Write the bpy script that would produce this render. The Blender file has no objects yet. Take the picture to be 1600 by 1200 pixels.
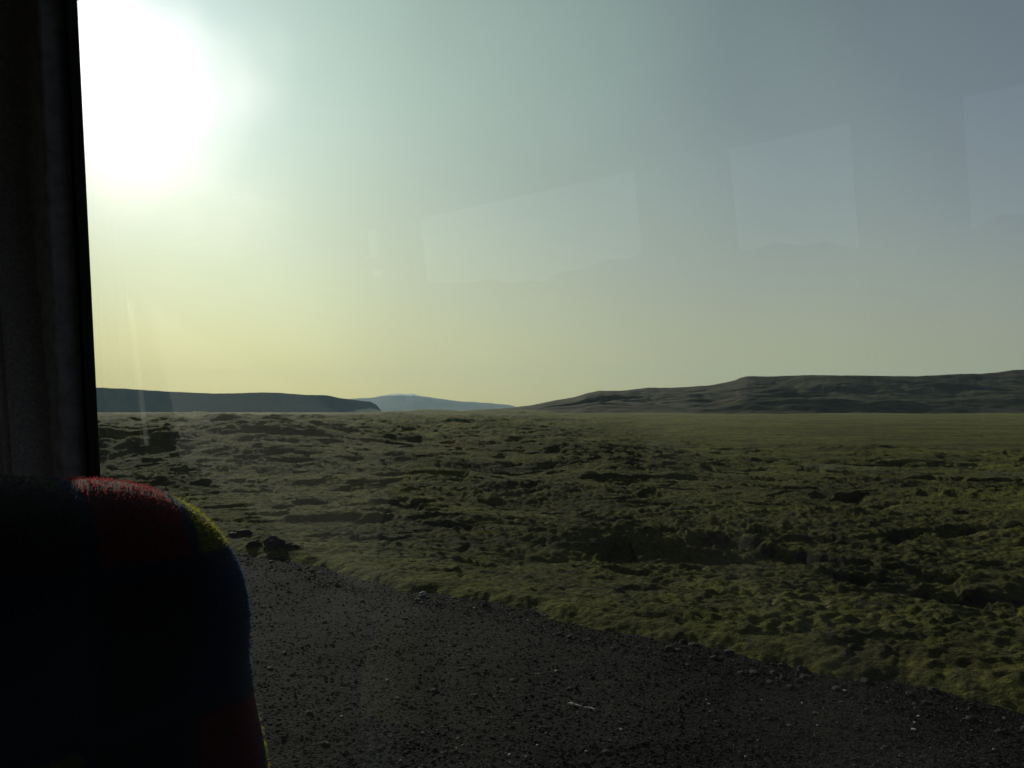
import bpy, math, random
import numpy as np
from mathutils import Vector, Matrix
rad = math.radians
random.seed(7)
S = bpy.context.scene
COL = S.collection
EYE = 2.7                                            # eye height above the gravel (inside a coach)

# ------------------------------------------------------------------ camera, sky, sun, exposure
FPX = 1331.0
cd = bpy.data.cameras.new('camera'); cd.sensor_width = 36; cd.lens = 36 * FPX / 1600
cd.clip_start = 0.02; cd.clip_end = 60000
cam = bpy.data.objects.new('camera', cd); COL.objects.link(cam)
cam.location = (0, 0, EYE); cam.rotation_euler = (rad(90 + 1.85), 0, 0)
S.camera = cam

SUN_AZ, SUN_EL = rad(25.4), rad(19.4)                # azimuth measured from +Y towards -X
SUN = Vector((-math.sin(SUN_AZ) * math.cos(SUN_EL), math.cos(SUN_AZ) * math.cos(SUN_EL), math.sin(SUN_EL)))
S.view_settings.view_transform = 'Standard'; S.view_settings.look = 'None'
S.view_settings.gamma = 1; S.view_settings.use_curve_mapping = False
S.view_settings.exposure = 0.0
try:
    S.cycles.use_denoising = True
    S.cycles.volume_bounces = 0
    S.cycles.transparent_max_bounces = 16
    S.cycles.max_bounces = 6
    S.cycles.sample_clamp_indirect = 3
except Exception: pass

world = bpy.data.worlds.new('World'); S.world = world; world.use_nodes = True
wt = world.node_tree; wt.nodes.clear()
def wn(t, **k):
    n = wt.nodes.new(t)
    for a, b in k.items(): setattr(n, a, b)
    return n
def wmath(op, a, b=None, c=None):
    n = wn('ShaderNodeMath', operation=op)
    for i, v in enumerate((a, b, c)):
        if v is None: continue
        if isinstance(v, (int, float)): n.inputs[i].default_value = v
        else: wt.links.new(v, n.inputs[i])
    return n.outputs[0]
sky = wn('ShaderNodeTexSky', sky_type='NISHITA', sun_disc=False)
sky.sun_elevation = SUN_EL; sky.sun_rotation = -SUN_AZ
sky.air_density = 1.0; sky.dust_density = 2.0; sky.ozone_density = 1.0
tc = wn('ShaderNodeTexCoord')
dot = wn('ShaderNodeVectorMath', operation='DOT_PRODUCT'); wt.links.new(tc.outputs['Generated'], dot.inputs[0]); dot.inputs[1].default_value = SUN
sep = wn('ShaderNodeSeparateXYZ'); wt.links.new(tc.outputs['Generated'], sep.inputs[0])
thin = wn('ShaderNodeTexNoise'); thin.inputs['Scale'].default_value = 3.2; thin.inputs['Detail'].default_value = 1.5; thin.inputs['Distortion'].default_value = .3
wt.links.new(tc.outputs['Generated'], thin.inputs['Vector'])                          # uneven veil of thin high haze
uneven = wmath('ADD', wmath('MULTIPLY', thin.outputs['Fac'], -0.45), 1.22)
ang = wmath('MULTIPLY', wmath('ARCCOSINE', wmath('MINIMUM', dot.outputs['Value'], 0.99999)), uneven)      # angle from the sun, radians
puff = wn('ShaderNodeTexNoise'); puff.inputs['Scale'].default_value = 7.5; puff.inputs['Detail'].default_value = 2; wt.links.new(tc.outputs['Generated'], puff.inputs['Vector'])
ang_core = wmath('MULTIPLY', ang, wmath('ADD', wmath('MULTIPLY', puff.outputs['Fac'], 1.1), 0.45))      # the bright core is torn by the haze
el = wmath('MAXIMUM', sep.outputs['Z'], 0.0)
def lobe(w):  return wmath('EXPONENT', wmath('MULTIPLY', ang, -1.0 / rad(w)))
def low(w):   return wmath('EXPONENT', wmath('MULTIPLY', el, -1.0 / math.sin(rad(w))))
SKY_TERMS = [                                                                          # (strength node, colour)
    (wmath('EXPONENT', wmath('MULTIPLY', wmath('POWER', wmath('DIVIDE', ang_core, rad(5.2)), 2.0), -1.0)), (30.0, 21.0, 20.0)),   # aureole round the sun
    (lobe(6), (-2.5, -1.0, 12.0)),                                                      # hazy glow further out
    (lobe(20), (10.4, 17.2, 13.4)),
    (wmath('MULTIPLY', lobe(40), low(25)), (7.4, 4.6, 0.0)),
    (low(22), (3.8, 5.3, 10.4)),                                                      # dusty lower air
    (wmath('MULTIPLY', lobe(60), low(8)), (8.6, 5.6, 0.6)),                          # warm band near the horizon
]
SKY_TINT = (0.20, 0.20, 0.20)
EXT = (0.15, 0.30, 1.2)                                                               # most of the blue is lost in the dust near the horizon
base = wn('ShaderNodeVectorMath', operation='MULTIPLY'); wt.links.new(sky.outputs[0], base.inputs[0]); base.inputs[1].default_value = SKY_TINT
acc = base.outputs[0]
for fac, colr in SKY_TERMS:
    m = wn('ShaderNodeVectorMath', operation='SCALE'); m.inputs[0].default_value = colr; wt.links.new(fac, m.inputs['Scale'])
    a = wn('ShaderNodeVectorMath', operation='ADD'); wt.links.new(acc, a.inputs[0]); wt.links.new(m.outputs[0], a.inputs[1]); acc = a.outputs[0]
lo8 = low(6); cmb = wn('ShaderNodeCombineXYZ')
for i, k_ in enumerate(EXT): wt.links.new(wmath('EXPONENT', wmath('MULTIPLY', lo8, -k_)), cmb.inputs[i])
mx = wn('ShaderNodeVectorMath', operation='MULTIPLY'); wt.links.new(acc, mx.inputs[0]); wt.links.new(cmb.outputs[0], mx.inputs[1])
bg = wn('ShaderNodeBackground'); bg.inputs['Strength'].default_value = 0.05
wt.links.new(mx.outputs[0], bg.inputs['Color'])
wo = wn('ShaderNodeOutputWorld'); wt.links.new(bg.outputs[0], wo.inputs['Surface'])

ld = bpy.data.lights.new('sun', 'SUN'); ld.energy = 4.6; ld.angle = rad(0.6); ld.color = (1.0, 0.93, 0.78)
sun = bpy.data.objects.new('sun', ld); COL.objects.link(sun)
sun.rotation_euler = SUN.to_track_quat('Z', 'Y').to_euler(); sun.location = (0, 0, 50)

# ------------------------------------------------------------------ noise and mesh helpers
def perlin(x, y, seed=0):
    rng = np.random.RandomState(seed); perm = rng.permutation(256); perm = np.concatenate([perm, perm])
    ga = rng.rand(256) * 2 * np.pi; gx, gy = np.cos(ga), np.sin(ga)
    xi = np.floor(x).astype(np.int64); yi = np.floor(y).astype(np.int64)
    xf = x - xi; yf = y - yi; u = xf * xf * xf * (xf * (xf * 6 - 15) + 10); v = yf * yf * yf * (yf * (yf * 6 - 15) + 10)
    def g(ix, iy, fx, fy):
        h = perm[perm[ix & 255] + (iy & 255)]
        return gx[h] * fx + gy[h] * fy
    a = g(xi, yi, xf, yf); b = g(xi + 1, yi, xf - 1, yf); c = g(xi, yi + 1, xf, yf - 1); d = g(xi + 1, yi + 1, xf - 1, yf - 1)
    return 1.5 * ((a * (1 - u) + b * u) * (1 - v) + (c * (1 - u) + d * u) * v)
def fbm(x, y, lam, octs=4, seed=0, gain=.5):
    s = 0; a = 1; t = 0
    for i in range(octs):
        s = s + a * perlin(x / lam + 17.3 * i, y / lam - 9.1 * i, seed + i); t += a; a *= gain; lam *= .5
    return s / t
def sstep(a, b, x):
    t = np.clip((x - a) / (b - a), 0, 1); return t * t * (3 - 2 * t)
def raw_mesh(name, V, F4, mat, smooth=True, parent=None):
    me = bpy.data.meshes.new(name); nv, k = len(V), F4.shape[1]; nf = len(F4)
    me.vertices.add(nv); me.vertices.foreach_set('co', np.asarray(V, np.float32).ravel())
    me.loops.add(nf * k); me.loops.foreach_set('vertex_index', np.asarray(F4, np.int32).ravel())
    me.polygons.add(nf); me.polygons.foreach_set('loop_start', np.arange(0, nf * k, k, dtype=np.int32))
    me.polygons.foreach_set('loop_total', np.full(nf, k, np.int32))
    me.polygons.foreach_set('use_smooth', np.full(nf, smooth))
    me.update(calc_edges=True); me.materials.append(mat)
    o = bpy.data.objects.new(name, me); COL.objects.link(o); o.parent = parent
    return o
def grid_faces(nr, nc, keep=None):
    i = np.arange(nr - 1)[:, None] * nc + np.arange(nc - 1)[None, :]
    F = np.stack([i, i + 1, i + nc + 1, i + nc], -1).reshape(-1, 4)
    return F if keep is None else F[keep.reshape(-1)]
def pyobj(name, V, F, mat, parent=None, smooth=False):
    me = bpy.data.meshes.new(name); me.from_pydata([tuple(v) for v in V], [], F); me.update()
    if smooth:
        for p in me.polygons: p.use_smooth = True
    me.materials.append(mat); o = bpy.data.objects.new(name, me); COL.objects.link(o); o.parent = parent
    return o
def tag(o, label=None, cat=None, kind=None, group=None):
    if label: o['label'] = label
    if cat: o['category'] = cat
    if kind: o['kind'] = kind
    if group: o['group'] = group
    return o

# ------------------------------------------------------------------ materials
def mat(name):
    m = bpy.data.materials.new(name); m.use_nodes = True; t = m.node_tree; t.nodes.clear()
    return m, t
class NT:
    def __init__(s, name):
        s.m, s.t = mat(name); s.o = s.t.nodes.new('ShaderNodeOutputMaterial')
        s.b = s.t.nodes.new('ShaderNodeBsdfPrincipled'); s.t.links.new(s.b.outputs[0], s.o.inputs['Surface'])
        s.tc = s.t.nodes.new('ShaderNodeTexCoord'); s.P = s.tc.outputs['Object']
    def n(s, t, **k):
        n = s.t.nodes.new(t)
        for a, b in k.items(): setattr(n, a, b)
        return n
    def link(s, a, b): s.t.links.new(a, b)
    def noise(s, scale, detail=4, rough=.55, vec=None, dist=0):
        n = s.n('ShaderNodeTexNoise'); n.inputs['Scale'].default_value = scale; n.inputs['Detail'].default_value = detail
        n.inputs['Roughness'].default_value = rough; n.inputs['Distortion'].default_value = dist
        s.link(vec or s.P, n.inputs['Vector']); return n.outputs['Fac']
    def ramp(s, fac, stops, interp='LINEAR'):
        r = s.n('ShaderNodeValToRGB'); r.color_ramp.interpolation = interp; e = r.color_ramp.elements
        while len(e) < len(stops): e.new(.5)
        for i, (p, c) in enumerate(stops): e[i].position = p; e[i].color = (*c, 1) if len(c) == 3 else c
        s.link(fac, r.inputs[0]); return r.outputs[0]
    def mix(s, fac, a, b, blend='MIX'):
        m = s.n('ShaderNodeMix', data_type='RGBA', blend_type=blend)
        if isinstance(fac, (int, float)): m.inputs[0].default_value = fac
        else: s.link(fac, m.inputs[0])
        for i, v in ((6, a), (7, b)):
            if isinstance(v, tuple): m.inputs[i].default_value = (*v, 1)
            else: s.link(v, m.inputs[i])
        return m.outputs[2]
    def math(s, op, a, b=None):
        m = s.n('ShaderNodeMath', operation=op)
        for i, v in enumerate((a, b)):
            if v is None: continue
            if isinstance(v, (int, float)): m.inputs[i].default_value = v
            else: s.link(v, m.inputs[i])
        return m.outputs[0]
    def bump(s, h, dist, strength=1, normal=None):
        b = s.n('ShaderNodeBump'); b.inputs['Distance'].default_value = dist; b.inputs['Strength'].default_value = strength
        s.link(h, b.inputs['Height'])
        if normal is not None: s.link(normal, b.inputs['Normal'])
        return b.outputs[0]
    def done(s, color, rough=.9, normal=None, spec=.2, sheen=0):
        if isinstance(color, tuple): s.b.inputs['Base Color'].default_value = (*color, 1)
        else: s.link(color, s.b.inputs['Base Color'])
        if isinstance(rough, (int, float)): s.b.inputs['Roughness'].default_value = rough
        else: s.link(rough, s.b.inputs['Roughness'])
        s.b.inputs['Specular IOR Level'].default_value = spec
        if sheen: s.b.inputs['Sheen Weight'].default_value = sheen; s.b.inputs['Sheen Roughness'].default_value = .4
        if normal is not None: s.link(normal, s.b.inputs['Normal'])
        return s.m

def m_moss():
    s = NT('moss')
    big = s.noise(.12, 3); mid = s.noise(.9, 5, .6, dist=.4); fine = s.noise(14, 6, .7); tuft = s.noise(55, 3, .7)
    green = s.ramp(mid, [(.30, (.090, .094, .014)), (.50, (.185, .182, .026)), (.68, (.25, .228, .045))])
    grey = s.ramp(fine, [(.30, (.055, .056, .036)), (.55, (.130, .130, .080)), (.75, (.21, .208, .14))])
    f = s.ramp(s.math('ADD', s.math('MULTIPLY', mid, .45), s.math('MULTIPLY', s.noise(3.2, 6, .7), .55)), [(.44, (0, 0, 0)), (.60, (.62, .62, .62))])
    c = s.mix(f, green, grey)
    wide = s.ramp(s.noise(.03, 7, .68), [(.44, (0, 0, 0)), (.60, (.75, .75, .75))]); c = s.mix(wide, c, (.085, .075, .030))
    rust = s.ramp(s.noise(.35, 5, .6), [(.56, (0, 0, 0)), (.68, (.75, .75, .75))])
    c = s.mix(rust, c, (.085, .062, .030))
    dk = s.math('ADD', s.math('MULTIPLY', s.noise(1.1, 8, .72, dist=.6), .6), s.math('MULTIPLY', s.noise(.22, 6, .65), .4))
    c = s.mix(s.ramp(dk, [(.48, (0, 0, 0)), (.58, (.78, .78, .78))]), c, (.034, .032, .027))        # dead brown-grey moss
    mp = s.n('ShaderNodeMapping'); s.link(s.P, mp.inputs[0]); mp.inputs['Scale'].default_value = (.35, 1, 1)
    c = s.mix(s.ramp(s.noise(.09, 8, .75, mp.outputs[0]), [(.45, (0, 0, 0)), (.58, (.6, .6, .6))]), c, (.052, .047, .026))
    c = s.mix(.8, c, s.ramp(fine, [(.30, (.25, .26, .24)), (.70, (1.7, 1.7, 1.6))]), 'MULTIPLY')
    # bare lava on steep faces, whichever way they look
    geo = s.n('ShaderNodeNewGeometry'); sx = s.n('ShaderNodeSeparateXYZ'); s.link(geo.outputs['Normal'], sx.inputs[0])
    steep = s.math('ADD', sx.outputs['Z'], s.math('MULTIPLY', s.math('SUBTRACT', s.noise(2.5, 4), .5), .5))
    rock = s.ramp(steep, [(.50, (1, 1, 1)), (.66, (0, 0, 0))])
    c = s.mix(rock, c, s.ramp(s.noise(6, 4), [(.3, (.012, .012, .012)), (.7, (.034, .032, .030))]))
    h = s.math('ADD', s.math('MULTIPLY', fine, 1.0), s.math('MULTIPLY', tuft, .35))
    fib = s.noise(110, 3, .75); nm = s.bump(fib, .02, .9); nm = s.bump(h, .15, 1.0, nm)
    nm = s.bump(s.noise(6.5, 6, .7), .13, .9, nm); nm = s.bump(s.noise(2.6, 5, .65), .30, .85, nm)
    m = s.done(c, .95, nm, .03, .05); s.b.inputs['Sheen Tint'].default_value = (.85, .9, .5, 1); return m
def m_gravel():
    s = NT('gravel')
    v = s.n('ShaderNodeTexVoronoi'); v.inputs['Scale'].default_value = 48; s.link(s.P, v.inputs['Vector'])
    v2 = s.n('ShaderNodeTexVoronoi'); v2.inputs['Scale'].default_value = 17; s.link(s.P, v2.inputs['Vector'])
    g = s.n('ShaderNodeRGBToBW'); s.link(v.outputs['Color'], g.inputs[0])
    c = s.ramp(g.outputs[0], [(.1, (.004, .004, .0041)), (.6, (.0085, .0084, .0085)), (.85, (.016, .0157, .0155)), (.97, (.045, .045, .043))])
    pale = s.ramp(s.noise(.35, 4), [(.35, (.55, .55, .55)), (.7, (1.35, 1.35, 1.3))])
    c = s.mix(1.0, c, pale, 'MULTIPLY')
    h = s.math('SUBTRACT', 1.0, v.outputs['Distance']); h2 = s.math('SUBTRACT', 1.0, v2.outputs['Distance'])
    nm = s.bump(h, .02, .9); nm = s.bump(h2, .03, .5, nm)
    return s.done(c, 1, nm, .03)
def m_stone(name, c1, c2, scale=8, rough=.9):
    s = NT(name); oi = s.n('ShaderNodeObjectInfo')
    vec = s.n('ShaderNodeVectorMath', operation='ADD'); s.link(s.P, vec.inputs[0]); s.link(oi.outputs['Location'], vec.inputs[1])
    n1 = s.noise(scale, 6, .65, vec.outputs[0])
    c = s.ramp(n1, [(.3, c1), (.7, c2)])
    return s.done(c, rough, s.bump(s.noise(scale * 3, 5, .7, vec.outputs[0]), .03, .9), .2)
def m_pebbles():
    s = NT('pebbles'); g = s.n('ShaderNodeNewGeometry')
    c = s.ramp(g.outputs['Random Per Island'], [(0, (.005, .005, .0051)), (.6, (.010, .0098, .0098)), (.9, (.019, .0187, .0185)), (.98, (.05, .049, .046)), (.998, (.38, .37, .34))])
    return s.done(c, .95, None, .04)
def m_hill(name, c1, c2, scale, bumpd, snow=None, streak=1.0):
    s = NT(name)
    mp = s.n('ShaderNodeMapping'); s.link(s.P, mp.inputs[0]); mp.inputs['Scale'].default_value = (1, 1, streak)
    n1 = s.noise(scale, 7, .62, mp.outputs[0])
    c = s.ramp(n1, [(.32, c1), (.66, c2)])
    if snow:
        sx = s.n('ShaderNodeSeparateXYZ'); s.link(s.P, sx.inputs[0])
        z = s.math('ADD', s.math('DIVIDE', s.math('SUBTRACT', sx.outputs['Z'], snow[0]), snow[1]), s.math('MULTIPLY', s.math('SUBTRACT', s.noise(snow[2], 6, .7), .5), 3.0))
        f = s.ramp(z, [(.45, (0, 0, 0)), (.75, (1, 1, 1))]); c = s.mix(f, c, (.75, .77, .8))
    return s.done(c, .95, s.bump(n1, bumpd, .9), .05)
def m_plain(name, c, rough=.6, spec=.3, nscale=40, var=.25, bump=.001):
    s = NT(name); n = s.noise(nscale, 4)
    lo = tuple(x * (1 - var) for x in c); hi = tuple(x * (1 + var) for x in c)
    return s.done(s.ramp(n, [(.3, lo), (.7, hi)]), rough, s.bump(n, bump, .6), spec)
MOSS, GRAVEL, PEB = m_moss(), m_gravel(), m_pebbles()
LAVA = m_stone('lava_rock', (.006, .006, .0065), (.018, .017, .016), 5)
PALE = m_stone('pale_stone', (.40, .39, .34), (.62, .61, .55), 30)
GREYST = m_stone('grey_stone', (.014, .014, .0135), (.045, .044, .041), 20)
WOOD = m_stone('bleached_wood', (.38, .37, .33), (.60, .58, .52), 40)
PLAIN = m_hill('far_plain', (.030, .032, .016), (.060, .058, .026), .01, .5)
RIDGE = m_hill('ridge_rock', (.019, .016, .009), (.070, .058, .032), .03, 4.0)
MESA = m_hill('mesa_rock', (.030, .036, .037), (.046, .053, .052), .008, 6.0)  # rock tint pulled towards blue, distance haze put into the colour
FARM = m_hill('far_mountain_rock', (.028, .030, .032), (.055, .058, .058), .0012, 40.0, (245, 35, .003))
TRIM = m_plain('dark_trim_plastic', (.26, .245, .24), .75, .15, 60)
RUBBER = m_plain('black_rubber', (.010, .010, .010), .6, .2, 80)
PAINT = m_plain('coach_paint', (.5, .5, .5), .3, .5, 3, .03, .0002)
LINING = m_plain('cabin_lining', (.22, .215, .21), .9, .05, 120)
CARPET = m_plain('cabin_floor', (.03, .03, .034), .95, .05, 200, .4)
CURT = m_plain('curtain_cloth', (.34, .32, .325), 1, .0, 300, .3, .0006)

def m_fabric(name='seat_plaid_fabric', pile=False, seed=3.0):
    s = NT(name); g = s.n('ShaderNodeNewGeometry')
    oi = s.n('ShaderNodeVectorMath', operation='MULTIPLY'); s.link(s.P, oi.inputs[0]); oi.inputs[1].default_value = (1 / .080, 0, 1 / .115)
    w = s.n('ShaderNodeVectorMath', operation='ADD'); s.link(oi.outputs[0], w.inputs[0])
    nz = s.n('ShaderNodeTexNoise'); nz.inputs['Scale'].default_value = 160; s.link(s.P, nz.inputs['Vector'])
    sc_ = s.n('ShaderNodeVectorMath', operation='SCALE'); sc_.inputs['Scale'].default_value = .10; s.link(nz.outputs['Color'], sc_.inputs[0]); of = s.n('ShaderNodeVectorMath', operation='ADD'); s.link(sc_.outputs[0], of.inputs[0]); of.inputs[1].default_value = (.075, 0, -.02); s.link(of.outputs[0], w.inputs[1])
    fl = s.n('ShaderNodeVectorMath', operation='FLOOR'); s.link(w.outputs[0], fl.inputs[0])
    sf = s.n('ShaderNodeSeparateXYZ'); s.link(fl.outputs[0], sf.inputs[0])
    wv = s.math('FRACT', s.math('ADD', s.math('ADD', s.math('MULTIPLY', sf.outputs['X'], .33), s.math('MULTIPLY', sf.outputs['Z'], .15)), 10.12))   # woven order of the squares
    c = s.ramp(wv, [(0, (.012, .012, .016)), (.21, (.070, .013, .014)), (.44, (.012, .020, .040)), (.53, (.066, .065, .009)), (.78, (.014, .024, .032)), (.88, (.024, .022, .020))], 'CONSTANT')
    fr = s.n('ShaderNodeVectorMath', operation='FRACTION'); s.link(w.outputs[0], fr.inputs[0]); sx = s.n('ShaderNodeSeparateXYZ'); s.link(fr.outputs[0], sx.inputs[0])
    edge = s.math('MAXIMUM', s.math('ABSOLUTE', s.math('SUBTRACT', sx.outputs['X'], .5)), s.math('ABSOLUTE', s.math('SUBTRACT', sx.outputs['Z'], .5)))
    c = s.mix(s.ramp(edge, [(.42, (0, 0, 0)), (.46, (1, 1, 1))]), c, (.014, .020, .034))
    weave = s.noise(900, 3, .7)
    c = s.mix(.5, c, s.ramp(weave, [(.3, (.45, .45, .45)), (.7, (1.4, 1.4, 1.4))]), 'MULTIPLY')
    m = s.done(c, .95, None if pile else s.bump(weave, .0015, 1), .05, .0 if pile else .3)
    if pile:
        br = s.mix(1.0, c, (4.2, 4.2, 4.2), 'MULTIPLY'); c = br; s.link(c, s.b.inputs['Base Color']); s.b.inputs['Specular IOR Level'].default_value = 0  # fibres brighter than the cloth: the sunlit rim is put into their colour
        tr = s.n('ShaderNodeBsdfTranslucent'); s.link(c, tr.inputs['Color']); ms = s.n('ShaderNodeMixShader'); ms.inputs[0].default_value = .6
        s.link(s.b.outputs[0], ms.inputs[1]); s.link(tr.outputs[0], ms.inputs[2]); s.link(ms.outputs[0], s.o.inputs['Surface'])
    return m
FABRIC = m_fabric(); PILE = m_fabric('seat_fabric_pile', True)
def m_glass():
    m, t = mat('window_glass'); N = t.nodes.new; L = t.links.new
    o = N('ShaderNodeOutputMaterial'); mx_ = N('ShaderNodeMixShader'); tr = N('ShaderNodeBsdfTransparent'); gl = N('ShaderNodeBsdfGlossy')
    geo = N('ShaderNodeNewGeometry'); dt = N('ShaderNodeVectorMath'); dt.operation = 'DOT_PRODUCT'
    L(geo.outputs['Normal'], dt.inputs[0]); L(geo.outputs['Incoming'], dt.inputs[1])
    def mm(op, x, y=None):
        n = N('ShaderNodeMath'); n.operation = op
        for i, v in enumerate((x, y)):
            if v is None: continue
            if isinstance(v, (int, float)): n.inputs[i].default_value = v
            else: L(v, n.inputs[i])
        return n
    sch = mm('POWER', mm('SUBTRACT', 1.0, mm('ABSOLUTE', dt.outputs['Value']).outputs[0]).outputs[0], 5.0)     # reflectance of clear glass by angle
    k = mm('MULTIPLY', mm('ADD', mm('MULTIPLY', sch.outputs[0], .96).outputs[0], .04).outputs[0], 1.9); k.use_clamp = True
    tr.inputs['Color'].default_value = (.84, .90, .86, 1); gl.inputs['Color'].default_value = (1, 1, 1, 1); gl.inputs['Roughness'].default_value = 0.012
    L(k.outputs[0], mx_.inputs[0]); L(tr.outputs[0], mx_.inputs[1]); L(gl.outputs[0], mx_.inputs[2])
    tcg = N('ShaderNodeTexCoord'); nz = N('ShaderNodeTexNoise'); nz.inputs['Scale'].default_value = 5; nz.inputs['Detail'].default_value = 7; nz.inputs['Distortion'].default_value = 1.2; L(tcg.outputs['Object'], nz.inputs['Vector'])
    dirt = mm('MULTIPLY', mm('POWER', nz.outputs['Fac'], 2.5).outputs[0], .026); df = N('ShaderNodeBsdfTranslucent'); df.inputs['Color'].default_value = (.8, .85, .8, 1); m2 = N('ShaderNodeMixShader')
    L(dirt.outputs[0], m2.inputs[0]); L(mx_.outputs[0], m2.inputs[1]); L(df.outputs[0], m2.inputs[2])
    L(m2.outputs[0], o.inputs['Surface']); return m
GLASS = m_glass()

# ------------------------------------------------------------------ ground
EDGE = 8.67                                           # distance of the gravel's edge, along the coach's outward normal
NX, NY = .6670, .7450
def along(x, y): return -NY * x + NX * y
def edge_s(x, y):
    a = along(x, y)
    return NX * x + NY * y - EDGE + .22 * perlin(a / 2.3, a * 0 + .5, 3) + .10 * perlin(a / .55, a * 0 + 1.5, 4) + .05 * perlin(x / .24, y / .24, 5) + .035 * perlin(x / .09, y / .09, 6)
def warp(x, y, lam, amp, seed):
    return x + amp * perlin(x / lam, y / lam, seed), y + amp * perlin(x / lam + 31, y / lam, seed + 1)
def moss_h(x, y):
    s = edge_s(x, y); D = np.hypot(x, y)
    az = x / np.maximum(y, 1e-3)
    flat = sstep(-.05, .30, az) * sstep(38, 75, D)                     # the smooth plain on the far side to the east
    flat = np.maximum(flat, sstep(350, 1100, D) * .7)
    near = sstep(0, 7, s)
    wx, wy = warp(x, y, 6.0, 1.6, 20); wx = wx / 1.5
    roll = fbm(x, y, 42, 2, 40)
    big = fbm(wx, wy, 15, 3, 41)
    pil = np.abs(perlin(wx / 6.5, wy / 6.5, 42)); pil2 = np.abs(perlin(wx / 2.3, wy / 2.3, 43))
    w2x, w2y = warp(x, y, 1.3, .35, 22)
    p3 = np.abs(perlin(w2x / .95, w2y / .95, 44)); p4 = np.abs(perlin(w2x / .42, w2y / .42, 45)); p5 = perlin(x / .17, y / .17, 46)
    rough = .22 + .85 * sstep(-.25, .25, fbm(x, y, 11, 3, 47))
    left = 1 + .9 * sstep(.1, -.35, az) * sstep(22, 60, D)
    h = near * ((1.6 * roll * sstep(15, 80, D) + 1.0 * big) * left + .62 * pil * (.4 + .6 * rough) * left)
    h = h + (.25 + .75 * near) * rough * (.20 * pil2) + rough * (.085 * p3 + .055 * p4) + .022 * p5 + .035 * np.abs(perlin(w2x / .23, w2y / .2, 50)) * (.4 + rough)
    h = h + (.3 + .7 * near) * (.050 * np.abs(perlin(w2x / .75, w2y / .19, 52)) + .030 * perlin(w2x / .38, w2y / .10, 53)) + .014 * perlin(x / .11, y / .09, 54)
    pit = fbm(wx + 100, wy, 3.2, 4, 48, .6)
    h = h - near * .34 * sstep(.18, .30, pit)
    pit2 = fbm(w2x, w2y + 50, 1.3, 2, 49)
    h = h - (.15 + .85 * near) * .16 * sstep(.24, .34, pit2)
    h = h + .10 * rough * perlin(x / .9, y / .5, 51) * sstep(20, 45, D)
    h = h * (1 - .78 * flat)
    h = h - .25 * near * (1 - flat) + 2.2 * np.maximum(fbm(x, y / 1.4, 150, 3, 55), -.1) * sstep(250, 700, D)
    bank = sstep(-.16, .45, s) * .17 - .08
    return np.where(s < .6, bank + sstep(-.02, .9, s) * h, .09 + sstep(-.02, .9, s) * h), s

fine = np.arange(-38, 38, .088)
ang_ = np.concatenate([np.arange(-120, -38, .7), fine, np.arange(38, 122, .7)])
r = [6.6]
while r[-1] < 1600: r.append(r[-1] + max(.022, r[-1] * (.0043 if r[-1] < 260 else .011)))
r = np.array(r); nr, nc = len(r), len(ang_)
A, R = np.meshgrid(np.radians(ang_), r); X = np.sin(A) * R; Y = np.cos(A) * R
Z, SS = moss_h(X, Y)
keep = (SS[:-1, :-1] > -.35)
F = grid_faces(nr, nc, keep)
used = np.zeros(nr * nc, bool); used[F.ravel()] = True; idx = np.cumsum(used) - 1
V = np.stack([X, Y, Z], -1).reshape(-1, 3)[used]
moss = raw_mesh('moss_ground', V, idx[F][:, ::-1], MOSS); tag(moss, kind='structure')
print('moss tris', len(F) * 2)

def gravel_h(x, y): return .03 * perlin(x / 1.7, y / 1.7, 60) + .012 * perlin(x / .45, y / .45, 61) + .006 * perlin(x / .14, y / .14, 62)
def coach_pt(n, f): return (NX * n - NY * f, NY * n + NX * f)
nn = np.concatenate([np.linspace(-60, 1, 40), np.arange(1.1, 9.7, .04)]); ff = np.concatenate([np.linspace(-200, -14, 60), np.arange(-13.9, 16, .05), np.linspace(16.2, 400, 120)])
FF, NN = np.meshgrid(ff, nn); X, Y = coach_pt(NN, FF); Z = gravel_h(X, Y)
grav = raw_mesh('gravel_ground', np.stack([X, Y, Z], -1).reshape(-1, 3), grid_faces(len(nn), len(ff)), GRAVEL); tag(grav, kind='structure')

# one sheet out to the horizon
ra = np.array([0, 200, 800, 1500, 2500, 4000, 7000, 11000, 16500]); aa = np.radians(np.arange(0, 361, 5))
AA, RR = np.meshgrid(aa, ra)
zz = np.where(RR < 1400, -2.2, -1.2)
pl = raw_mesh('ground', np.stack([np.sin(AA) * RR, np.cos(AA) * RR, zz], -1).reshape(-1, 3), grid_faces(len(ra), len(aa))[:, ::-1], PLAIN); tag(pl, kind='structure')

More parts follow.
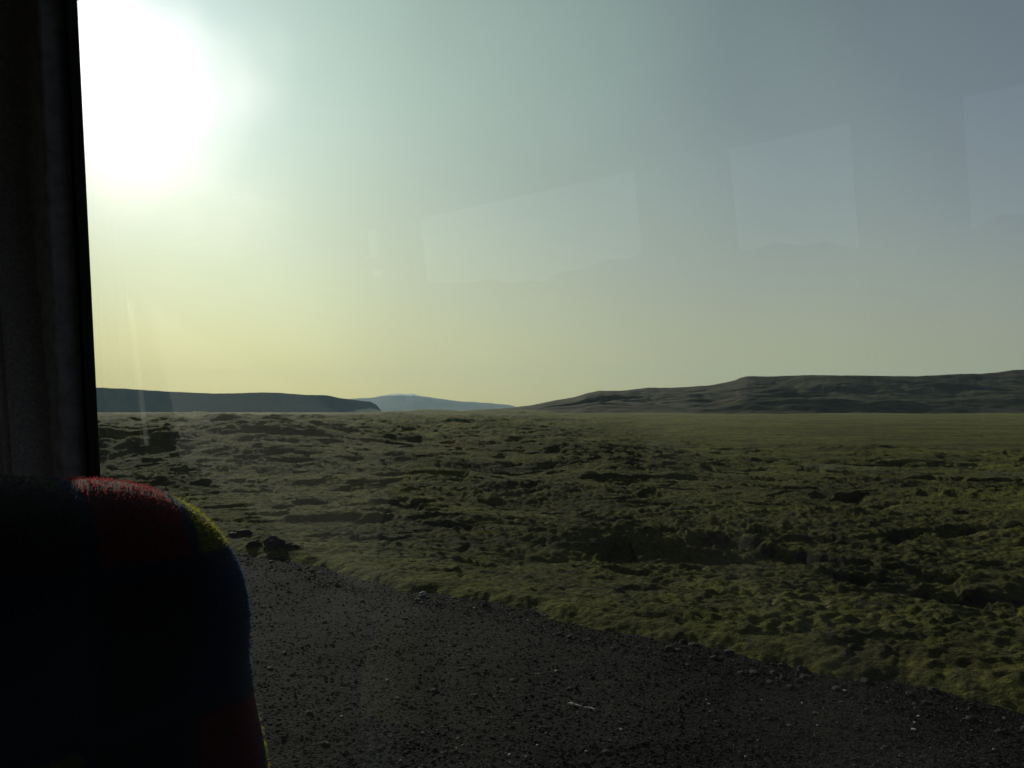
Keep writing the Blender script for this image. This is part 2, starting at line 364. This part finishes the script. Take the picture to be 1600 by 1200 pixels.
# ------------------------------------------------------------------ hills and mountains (real depth, skyline at its own distance)
def hill(name, pts, Y0, Y1, Y2, material, S_, amp, lam, nv=70, nu=420, base=643.0, seed=80, wob=0.0, base_rough=3.0):
    px = np.array([p[0] for p in pts], float); py = np.array([p[1] for p in pts], float)
    u = np.linspace(px[0], px[-1], nu); cy = np.interp(u, px, py)
    cy = cy + .35 * np.array(perlin(u / 14.0, u * 0 + .3, seed)) + .2 * perlin(u / 5.0, u * 0 + .3, seed + 1)
    a = (u - 800) / FPX
    v = np.concatenate([np.linspace(0, 1, nv), np.linspace(1, 1.6, 14)[1:]])
    U, Vv = np.meshgrid(np.arange(nu), v)
    y1 = Y1 * (1 + wob * fbm(u / 500.0, u * 0 + 2.2, 1, 2, seed + 3)); y0 = Y0 * (1 + .4 * wob * fbm(u / 350.0, u * 0 + 5.2, 1, 2, seed + 4))
    crest = np.maximum((base - cy) / FPX * y1 + EYE, 0)
    Yd = np.where(Vv < 1, y0[U] + (y1 - y0)[U] * Vv, y1[U] + (Y2 - Y1) * (Vv - 1) / .6)
    Xd = a[U] * Yd
    prof = np.where(Vv < 1, S_(np.clip(Vv, 0, 1), U / nu), 1 - 1.05 * sstep(1.0, 1.6, Vv))
    Zd = prof * crest[U]
    env = np.sin(np.pi * np.clip(Vv, 0, 1)) * (Vv < 1) * np.minimum(1, crest[U] / (amp * 3 + 1e-6))
    gx, gy = warp(Xd, Yd, lam * 1.3, lam * .45, seed + 9); gx = gx / 2.2
    gul = np.abs(fbm(gx, gy, lam, 3, seed + 5)) * 1.6 + .6 * np.abs(fbm(gx, gy, lam * .35, 4, seed + 6)) + .5 * fbm(Xd, Yd, lam * 2.5, 2, seed + 7) + .45
    Zd = Zd + env * amp * (gul - .9)
    Zd = Zd + (Vv < .3) * (Vv > 0) * np.maximum(fbm(Xd, Yd, lam * .5, 3, seed + 12), -.2) * base_rough
    Zd = np.where(Vv <= 0, -3, Zd)
    o = raw_mesh(name, np.stack([Xd, Yd, Zd], -1).reshape(-1, 3), grid_faces(len(v), nu), material)
    return tag(o, kind='structure')
def S_ridge(v, u):
    k = .5 + .5 * np.sin(u * 9 + 2); t = .28 * sstep(0, .16 + .05 * k, v) + .08 * sstep(.14, .45, v) + .42 * sstep(.42 - .08 * k, .86, v) + .22 * sstep(.80, 1, v)
    return t
def S_mesa(v, u): return .8 * v + .2 * sstep(.6, .95, v)
def S_cone(v, u): return v ** 1.3
hill('east_ridge_hill', [(730, 643), (760, 640), (800, 637), (830, 633), (870, 625), (900, 620), (918, 614), (937, 610.5), (970, 610.5), (990, 608.5), (1010, 606), (1060, 605.5), (1110, 602), (1128, 598.5), (1148, 594.5), (1158, 590), (1168, 587.5), (1200, 588.5), (1270, 586), (1350, 587), (1430, 588), (1500, 584.5), (1530, 584), (1560, 582), (1585, 578), (1620, 577), (1750, 571), (1950, 580), (2300, 600), (2800, 640)],
     1020, 1560, 2050, RIDGE, S_ridge, 12, 90, 150, 1300, seed=80, wob=.12)
hill('west_mesa_hill', [(-900, 630), (-400, 612), (0, 601), (80, 603), (150, 605.5), (190, 607), (250, 611), (300, 613.5), (335, 615), (365, 614.5), (410, 613), (440, 614), (475, 617), (512, 617.5), (530, 622), (560, 625.5), (578, 627.5), (588, 632), (593, 638), (597, 643)],
     3900, 4040, 5600, MESA, S_mesa, 9, 300, 90, 900, seed=90, wob=.06, base_rough=0)
hill('distant_shield_mountain', [(400, 636), (470, 629), (530, 624), (560, 622.5), (580, 621.5), (596, 618.5), (610, 616), (622, 615), (634, 615.6), (645, 615), (655, 618), (680, 622), (720, 627), (760, 629.5), (795, 632.5), (812, 637), (830, 643)],
     11500, 14500, 15900, FARM, S_cone, 60, 900, 60, 500, seed=100, wob=.0, base_rough=0)
hill('low_lava_hill', [(560, 644), (600, 643), (640, 641.5), (655, 639.5), (690, 640), (720, 642), (735, 641), (760, 639), (790, 638.5), (830, 640), (870, 644)],
     850, 1000, 1150, MOSS, S_cone, 1.0, 30, 40, 300, seed=110, wob=.05)
# the slope on the other side of the road, behind the coach: only its mirror image shows in the glass
def back_hill():
    th = np.radians(np.linspace(100, 330, 300)); v = np.linspace(0, 1.5, 40); T, W = np.meshgrid(th, v)
    D = 260 + 420 * W; top = 44 + 14 * perlin(T * 6, T * 0 + .4, 120) + 4 * perlin(T * 30, T * 0 + .4, 121)
    Zh = np.where(W < 1, sstep(0, 1, W) * top, top * (1 - .8 * (W - 1))) + 3 * perlin(T * 40, W * 6, 122) * (W > .05) - 2 * (W <= 0)
    Xh = np.sin(T) * D; Yh = np.cos(T) * D
    tag(raw_mesh('roadside_hill', np.stack([Xh, Yh, Zh], -1).reshape(-1, 3), grid_faces(40, 300)[:, ::-1], RIDGE), kind='structure')
back_hill()

# ------------------------------------------------------------------ haze
def haze():
    b = 16400.0; z0, z1 = -3.4, 760.0
    V = [(x, y, z) for z in (z0, z1) for y in (-b, b) for x in (-b, b)]
    m, t = mat('haze_air'); o = t.nodes.new('ShaderNodeOutputMaterial'); p = t.nodes.new('ShaderNodeVolumePrincipled')
    p.inputs['Color'].default_value = (.52, .77, .93, 1); p.inputs['Density'].default_value = 3.0e-5; p.inputs['Anisotropy'].default_value = .15
    t.links.new(p.outputs[0], o.inputs['Volume'])
    h = pyobj('haze', V, [(0, 2, 3, 1), (4, 5, 7, 6), (0, 1, 5, 4), (2, 6, 7, 3), (0, 4, 6, 2), (1, 3, 7, 5)], m)
    tag(h, kind='stuff')
haze()

# ------------------------------------------------------------------ stones
def ico(sub):
    import bmesh
    bm = bmesh.new(); bmesh.ops.create_icosphere(bm, subdivisions=sub, radius=1)
    V = np.array([v.co[:] for v in bm.verts]); F = np.array([[v.index for v in f.verts] for f in bm.faces]); bm.free(); return V, F
I1, IF1 = ico(1); I2, IF2 = ico(2); I4, IF4 = ico(4)
def vis_gravel(n, rng, smin, smax):
    out = []
    while len(out) < n:
        d = 5.2 + 12.5 * rng.rand(2000) ** 1.25; a = np.radians(rng.uniform(-24, 34, 2000)); x = np.sin(a) * d; y = np.cos(a) * d
        s = edge_s(x, y); ok = (s > smin) & (s < smax)
        out += list(zip(x[ok], y[ok]))
    return np.array(out[:n])
rng = np.random.RandomState(11)
N_P = 32000
P = np.concatenate([vis_gravel(N_P - 5000, rng, -9, .05), vis_gravel(5000, rng, -.7, .12)])
sz = np.clip(rng.lognormal(math.log(.0070), .45, N_P), .003, .02)
dn = 1 + .22 * rng.randn(N_P, len(I1), 1)
Vp = I1[None] * dn * (sz[:, None, None] * np.stack([1 + .3 * rng.rand(N_P), 1 + .3 * rng.rand(N_P), .55 + .3 * rng.rand(N_P)], -1)[:, None, :])
ca, sa = np.cos(t_ := rng.rand(N_P) * 6.28)[:, None], np.sin(t_)[:, None]
Vp = np.stack([Vp[..., 0] * ca - Vp[..., 1] * sa, Vp[..., 0] * sa + Vp[..., 1] * ca, Vp[..., 2]], -1)
Vp[..., 0] += P[:, 0, None]; Vp[..., 1] += P[:, 1, None]; Vp[..., 2] += (gravel_h(P[:, 0], P[:, 1]) + sz * .25)[:, None]
Fp = (IF1[None] + (np.arange(N_P) * len(I1))[:, None, None]).reshape(-1, 3)
peb = raw_mesh('loose_pebbles', Vp.reshape(-1, 3), Fp, PEB, smooth=False, parent=grav); tag(peb, kind='stuff')

def stone_mesh(name, seed, sub=2, rough=.25, blocky=.0, material=GREYST):
    rg = np.random.RandomState(seed); Vb, Fb = {1: (I1, IF1), 2: (I2, IF2), 4: (I4, IF4)}[sub]
    d = 1 + rough * (perlin(Vb[:, 0] * 1.3 + seed, Vb[:, 1] * 1.3 + Vb[:, 2] * 1.7, seed) * 1.3 + .5 * perlin(Vb[:, 0] * 3.1, Vb[:, 2] * 3.1 + Vb[:, 1] * 2.2, seed + 1) + .3 * perlin(Vb[:, 0] * 7.1 + Vb[:, 1] * 4, Vb[:, 2] * 7.1 + Vb[:, 1] * 5.2, seed + 2))
    Vb = Vb * d[:, None]
    for k in range(5):                                 # flat broken faces
        nrm = rg.randn(3); nrm /= np.linalg.norm(nrm); c = .55 + .3 * rg.rand(); q = Vb @ nrm; Vb = Vb - np.maximum(q - c, 0)[:, None] * nrm * .85
    me = bpy.data.meshes.new(name); me.from_pydata([tuple(v) for v in Vb], [], [tuple(f) for f in Fb]); me.materials.append(material)
    for p in me.polygons: p.use_smooth = sub > 2
    return me
st_meshes = [stone_mesh('stone', 200 + i) for i in range(6)]
# larger stones of the gravel, each its own piece, thickest along the moss edge
Q = np.concatenate([vis_gravel(70, rng, -.55, .12), vis_gravel(60, rng, -8, -.5)])
for i, (x, y) in enumerate(Q):
    o = bpy.data.objects.new('stone', st_meshes[i % 6]); COL.objects.link(o); o.parent = grav
    s_ = (rng.uniform(.02, .055) if i < 70 else rng.uniform(.02, .038))
    o.scale = (s_ * rng.uniform(.9, 1.4), s_, s_ * rng.uniform(.5, .8)); o.rotation_euler = (0, 0, rng.rand() * 6.28)
    o.location = (x, y, float(gravel_h(np.array([x]), np.array([y]))[0]) + s_ * .2)

def at_px(px, py, z=0.0):
    """where the line of sight through a place in the photograph meets the ground height z"""
    a = (px - 800) / FPX; b = (600 - py) / FPX; t = rad(1.85)
    d = Vector((a, math.cos(t) - b * math.sin(t), math.sin(t) + b * math.cos(t))); k = (z - EYE) / d.z
    return d.x * k, d.y * k
def gz(x, y):
    h, s = moss_h(np.array([x]), np.array([y])); return max(float(h[0]), float(gravel_h(np.array([x]), np.array([y]))[0]))
def boulder(px, py, sx, sy, szz, seed, label, material=LAVA, name='lava_rock', cat='rock', group=None, rough=.3, sub=4, sink=.25):
    x, y = at_px(px, py, .05); me = stone_mesh(name, seed, sub, rough, 0, material)
    o = bpy.data.objects.new(name, me); COL.objects.link(o); o.scale = (sx, sy, szz); o.rotation_euler = (0, 0, seed * .7)
    o.rotation_euler = (0, 0, 0)
    o.location = (x, y, gz(x, y) + szz * (1 - sink) * .35)
    return tag(o, label, cat, None, group or {'lava_rock': 'dark lava rocks at the moss edge'}.get(name))
boulder(430, 861, .22, .24, .20, 301, 'largest dark lava boulder at the moss edge beside the seat back')
boulder(455, 863, .14, .15, .085, 302, 'low dark lava rock leaning on the foot of the largest boulder')
boulder(397, 858, .14, .15, .10, 303, 'small dark lava rock between the largest boulder and the seat back')
boulder(378, 842, .24, .22, .11, 304, 'flat topped dark lava rock closest to the edge of the seat back')
boulder(661, 923, .075, .06, .055, 305, 'cream white jagged stone where gravel meets moss', PALE, 'pale_stone', 'stone', rough=.5, sub=2)
boulder(669, 926, .035, .03, .02, 306, 'small grey chip of stone beside the cream white stone', GREYST, 'stone_chip', 'stone', rough=.4, sub=2)
boulder(501, 890, .05, .035, .03, 307, 'pale stone on the gravel below the dark boulders', PALE, 'pale_stone', 'stone', rough=.4, sub=2)
boulder(1257, 1050, .055, .04, .03, 308, 'light grey flat stone on the gravel near the moss edge', GREYST, 'flat_stone', 'stone', rough=.3, sub=2)

def stick():
    x0, y0 = at_px(888, 1103); x1, y1 = at_px(930, 1113)
    root = bpy.data.objects.new('bleached_stick', None); COL.objects.link(root)
    z = gz((x0 + x1) / 2, (y0 + y1) / 2) + .02; root.location = (x0, y0, z); L = math.hypot(x1 - x0, y1 - y0); root.rotation_euler = (0, 0, math.atan2(y1 - y0, x1 - x0))
    def seg(name, a, b, ra_, rb, n=12):
        V = []; F = []
        for i in range(n):
            t = i / (n - 1); p = (a + (b - a) * t) * L; rr = (ra_ + (rb - ra_) * t) * (1 + .2 * math.sin(i * 2.1))
            for k in range(7):
                q = k / 7 * 6.283; V.append((p, rr * math.cos(q) + .006 * math.sin(t * 5 + a * 9), rr * .7 * math.sin(q) + .004 * math.sin(3 * t)))
        for i in range(n - 1):
            for k in range(7): F.append((i * 7 + k, i * 7 + (k + 1) % 7, (i + 1) * 7 + (k + 1) % 7, (i + 1) * 7 + k))
        F += [tuple(range(7))[::-1], tuple(range((n - 1) * 7, n * 7))]
        pyobj(name, V, F, WOOD, root, True)
    seg('stick_head', 0, .22, .012, .020); seg('stick_shaft', .16, .53, .011, .007); seg('stick_shaft', .60, 1.0, .008, .010)
    tag(root, 'bleached white broken stick lying on the dark gravel', 'stick')
stick()

# ------------------------------------------------------------------ the coach the picture is taken from (local x = outwards, y = forwards, z from the eye)
coach = bpy.data.objects.new('coach', None); COL.objects.link(coach)
coach.location = (0, 0, EYE); coach.rotation_euler = (0, 0, math.atan2(NY, NX))
tag(coach, 'dark interior of a touring coach with a large side window', 'coach')
TILT = .063
def wall_pt(n, f, z, side=1):                          # walls lean inwards towards the roof
    return (side * (n - TILT * z), f, z) if side == 1 else (-(n - TILT * z), f, z)
def slab(name, n0, n1, f0, f1, z0, z1, m, side=1, parent=coach, bev=0.0, nz=2):
    V = []; zs = np.linspace(z0, z1, nz)
    for z in zs: V += [wall_pt(n0, f0, z, side), wall_pt(n1, f0, z, side), wall_pt(n1, f1, z, side), wall_pt(n0, f1, z, side)]
    F = [(3, 2, 1, 0), tuple((nz - 1) * 4 + k for k in range(4))]
    for i in range(nz - 1):
        for k in range(4): F.append((i * 4 + k, i * 4 + (k + 1) % 4, (i + 1) * 4 + (k + 1) % 4, (i + 1) * 4 + k))
    if side == -1: F = [f_[::-1] for f_ in F]
    o = pyobj(name, V, F, m, parent)
    if bev:
        b = o.modifiers.new('bevel', 'BEVEL'); b.width = bev; b.segments = 2
    return o
NR, NL = .50, 1.95                                     # inner faces of the two side walls at eye height
ZT, ZB, WT, WB = 1.02, -1.35, .67, -.52                # roof, floor, window top and bottom
FR, BK = 6.2, -4.5
slab('side_wall', NR, NR + .09, BK, FR, ZB - .9, WB, PAINT)
slab('side_wall', NR, NR + .09, BK, FR, WT + .001, ZT, PAINT)
slab('wall_lining', NR - .03, NR - .002, BK, FR, ZB, WB - .01, LINING)
slab('wall_lining', NR - .03, NR - .002, BK, FR, WT + .02, ZT - .002, LINING)
pills = [(1.243, 1.56), (3.25, 3.45), (5.3, FR - .002), (-.98, -.74), (BK + .002, -4.2)]
for f0, f1 in pills: slab('window_pillar_or_blocker', NR - .045, NR + .004, f0, f1, WB + .002, WT - .002, TRIM, bev=.004)
gaps = [(-4.2, -.98), (-.74, 1.243), (1.56, 3.25), (3.45, 5.3)]
for f0, f1 in gaps:
    V = [wall_pt(NR, f, z) for f, z in ((f0 + .004, WB + .004), (f1 - .004, WB + .004), (f1 - .004, WT - .004), (f0 + .004, WT - .004))]
    pane = pyobj('window_pane', V, [(0, 1, 2, 3)], GLASS, coach)
    for z0, z1 in ((WB + .003, WB + .022), (WT - .022, WT - .003)): slab('window_seal', NR - .014, NR + .003, f0 + .002, f1 - .002, z0, z1, RUBBER)
    for a0, a1 in ((f0 + .0015, f0 + .014), (f1 - .014, f1 - .0015)): slab('window_seal', NR - .012, NR + .002, a0, a1, WB + .024, WT - .024, RUBBER)
# opposite side
slab('side_wall', NL, NL + .09, BK, FR, ZB - .9, WB, PAINT, -1)
slab('side_wall', NL, NL + .09, BK, FR, WT + .001, ZT, PAINT, -1)
slab('wall_lining', NL - .03, NL - .002, BK, FR, ZB, WB - .01, LINING, -1)
lp = [(.05, .70), (1.02, 1.49), (1.86, 3.20), (3.45, 3.62)]
prev = BK + .002
for f0, f1 in lp + [(FR - .002, None)]:
    slab('window_pillar_or_blocker', NL - .012, NL + .07, prev, f0, WB + .002, WT - .002, TRIM, -1); prev = f1  # long unseen rear stretch closed solid, added to darken the cabin
for f0, f1 in lp:
    V = [wall_pt(NL, f, z, -1) for f, z in ((f0 + .004, WB + .004), (f1 - .004, WB + .004), (f1 - .004, WT - .004), (f0 + .004, WT - .004))]
    pyobj('window_pane', V, [(3, 2, 1, 0)], GLASS, coach)
slab('window_bar', NL - .02, NL - .004, 3.451, 3.619, .44, .51, TRIM, -1)
def box(name, x0, x1, y0, y1, z0, z1, m, parent=coach):
    V = [(x, y, z) for z in (z0, z1) for y in (y0, y1) for x in (x0, x1)]
    return pyobj(name, V, [(0, 2, 3, 1), (4, 5, 7, 6), (0, 1, 5, 4), (2, 6, 7, 3), (0, 4, 6, 2), (1, 3, 7, 5)], m, parent)
xr, xl = NR + .09, -(NL + .09)
box('roof', xl + .02, xr - .02, BK, FR, ZT + .002, ZT + .07, PAINT); box('ceiling_lining', xl + .12, xr - .16, BK, FR, ZT - .03, ZT - .002, LINING)
box('cabin_floor', xl, xr, BK, FR, ZB - .08, ZB - .002, CARPET)
box('rear_wall', xl, xr, BK - .06, BK - .002, ZB - .9, ZT + .07, LINING)
box('front_wall', xl, xr, FR + .002, FR + .08, ZB - .9, -.55, LINING); box('front_wall', xl, xr, FR + .002, FR + .08, .55, ZT + .07, LINING)
box('front_pillar', xl, xl + .18, FR + .002, FR + .08, -.548, .548, LINING); box('front_pillar', xr - .18, xr, FR + .002, FR + .08, -.548, .548, LINING)
pyobj('windscreen', [(xl + .18, FR + .04, -.548), (xr - .18, FR + .04, -.548), (xr - .18, FR + .04, .548), (xl + .18, FR + .04, .548)], [(0, 1, 2, 3)], GLASS, coach)
def rack(name, side, x_wall):
    n = 10; V = []; F = []
    prof = [(0, .82), (.36, .78), (.40, .80), (.40, .86), (.36, .90), (0, .98)]
    for f in (BK + .1, FR - .5):
        for d, z in prof: V.append((side * (x_wall - d), f, z))
    k = len(prof)
    for i in range(k): F.append((i, (i + 1) % k, k + (i + 1) % k, k + i))
    F += [tuple(range(k)), tuple(range(k, 2 * k))[::-1]]
    pyobj(name, V, F, TRIM, coach)
rack('luggage_rack', 1, NR - .09); rack('luggage_rack', -1, NL - .09)

def curtain(f0, f1, side, nw, label, name='window_curtain', z0=-.60, z1=.74, waist=.0):
    root_n = 160; nz = 30; V = []
    for j in range(nz):
        t = j / (nz - 1); z = z0 + (z1 - z0) * t
        for i in range(root_n):
            u = i / (root_n - 1); w = 1 - waist * math.exp(-((t - .72) / .22) ** 2)
            f = f0 + (f1 - f0) * (1 - (1 - u) * w) if False else f1 - (f1 - f0) * (1 - u) * w
            amp = .016 + .006 * math.sin(u * 9 + 1)
            n = nw + amp * math.sin(u * 2 * math.pi * 7 + .8 * math.sin(t * 2.2)) + .004 * math.sin(u * 40 + t * 3)
            p = wall_pt(n, f, z, side); V.append(p)
    o = raw_mesh(name, np.array(V), grid_faces(nz, root_n), CURT)
    o.location = coach.location; o.rotation_euler = coach.rotation_euler
    so = o.modifiers.new('cloth', 'SOLIDIFY'); so.thickness = .003
    return tag(o, label, 'curtain', None, 'dark curtains at the side windows')
curtain(1.255, 1.62, 1, NR - .060, 'dark pleated curtain gathered against the wide window pillar', waist=.12)

curtain(-4.3, -.80, 1, NR - .060, 'added unseen curtain blocking the window behind the viewer')  # added out of view to keep window light off the seat back
# ---- seats
def seat(n0, n1, f, label, ztop=-.053, pile=False):
    root = bpy.data.objects.new('passenger_chair', None); COL.objects.link(root)
    M = Matrix.Translation((0, 0, EYE)) @ Matrix.Rotation(coach.rotation_euler.z, 4, 'Z')
    root.location = M @ Vector(((n0 + n1) / 2, f, 0)); root.rotation_euler = coach.rotation_euler
    tag(root, label, 'seat', None, 'plaid seats of the row ahead')
    hw = (n1 - n0) / 2; H = .80
    # outline, from low right round the top to low left: (x, depth below top)
    def half_w(d):                                     # the back is narrow at the head and swells at the shoulders
        return hw + .030 * sstep(.14, .30, np.array(d)) + .02 * sstep(.35, .6, np.array(d))
    R_ = .155; out = []
    nb = 46
    for i in range(nb): d = H - (H - R_) * i / nb; out.append((float(half_w(d)), -d))
    for i in range(29):
        q = i / 28 * math.pi / 2; e = .86
        out.append((hw - R_ + R_ * math.cos(q) ** e, -R_ + R_ * math.sin(q) ** e))
    for i in range(1, 14): out.append(((hw - R_) * (1 - i / 13), .006 * math.sin(i / 13 * 1.57)))
    left = [(-x, z) for x, z in out[:-1]][::-1]; out = out + left
    O = np.array(out); nO = len(O)
    T = .078                                           # half thickness
    c = np.array([0, -.40]); rings = []
    tang = np.roll(O, -1, 0) - np.roll(O, 1, 0); tang[0] = O[1] - O[0]; tang[-1] = O[-1] - O[-2]
    nrm = np.stack([-tang[:, 1], tang[:, 0]], -1); nrm /= np.linalg.norm(nrm, axis=1)[:, None]   # inward
    V = []
    def ring(ins, dep): 
        Pn = O + nrm * ins
        for x, z in Pn: V.append((x, dep, z))
    m = 16
    for i in range(m + 1):
        q = math.pi * i / m; ring(.070 * (1 - math.sin(q) ** .8), -T * math.cos(q))
    Vf = np.array(V); nr_ = m + 1
    # fillers: blend each face towards a centre line
    rows = []
    def cap(sign):
        base_ = O + nrm * .070; out_ = []
        for k in (.30, .6, .85, 1.0):
            q_ = np.stack([base_[:, 0] * (1 - k), base_[:, 1] * (1 - .55 * k * (base_[:, 1] > -.3)) - .10 * k * (base_[:, 1] > -.3)], -1)
            b_ = sign * (T + .016 * k)
            out_.append(np.stack([q_[:, 0], np.full(nO, b_), q_[:, 1]], -1))
        return out_
    allr = cap(-1)[::-1] + [Vf[i * nO:(i + 1) * nO] for i in range(nr_)] + cap(1)
    W = np.concatenate(allr); 
    W[:, 1] += -.09 * W[:, 2]                # lean: lower parts further forward
    F = grid_faces(len(allr), nO)
    root_off = Vector((0, 0, ztop))
    b = raw_mesh('backrest', W + np.array([0, 0, ztop]), F[:, ::-1], FABRIC, True, root)
    # short upright pile of the plush, densest where it stands against the light round the rim
    rg = np.random.RandomState(5); NF = 42000; k0 = 4; kk = rg.uniform(0, 12.5, NF); jj = rg.uniform(0, nO - 1.001, NF)
    G = np.stack(allr); G = G.copy(); G[..., 1] += -.09 * G[..., 2]; G[..., 2] += ztop
    ki = kk.astype(int) + k0 - 1; fi = (kk % 1)[:, None]; ji = jj.astype(int); fj = (jj % 1)[:, None]
    p00, p01, p10, p11 = G[ki, ji], G[ki, ji + 1], G[ki + 1, ji], G[ki + 1, ji + 1]
    pp = (p00 * (1 - fj) + p01 * fj) * (1 - fi) + (p10 * (1 - fj) + p11 * fj) * fi
    nn_ = np.cross(p01 - p00, p10 - p00); nn_ /= np.linalg.norm(nn_, axis=1)[:, None] + 1e-9
    cen = np.array([0, 0, -.45]); nn_ *= np.sign(((pp - cen) * nn_ * np.array([1, 1, .6])).sum(1))[:, None]
    nn_ = nn_ + rg.randn(NF, 3) * .35; nn_ /= np.linalg.norm(nn_, axis=1)[:, None]
    sd = np.cross(nn_, rg.randn(NF, 3)); sd /= np.linalg.norm(sd, axis=1)[:, None]; L_ = rg.uniform(.0014, .0040, NF)[:, None]
    VV = np.stack([pp - sd * .0004, pp + sd * .0004, pp + nn_ * L_], 1).reshape(-1, 3)
    if pile: tag(raw_mesh('fabric_pile', VV, np.arange(NF * 3).reshape(-1, 3), PILE, False, root), kind='stuff')
    # cushion and pedestal, arm
    def soft(name, x0, x1, y0, y1, z0, z1, m_, bev):
        o = box(name, x0, x1, y0, y1, z0, z1, m_, root); bb = o.modifiers.new('bevel', 'BEVEL'); bb.width = bev; bb.segments = 4
        for p in o.data.polygons: p.use_smooth = True
        return o
    soft('seat_cushion', -hw, hw, .16, .62, -.86, -.72, FABRIC, .045)
    soft('pedestal', -hw * .8, hw * .8, .24, .50, ZB, -.87, TRIM, .01)
    soft('armrest', -hw - .075, -hw - .030, .12, .50, -.58, -.53, TRIM, .015)
    return root
seat(-.045, .415, .70, 'plaid coach seat back beside the window with sunlit red and yellow edge', pile=True)
seat(-.625, -.175, .74, 'dark plaid aisle seat next to the window seat ahead')
print('done')
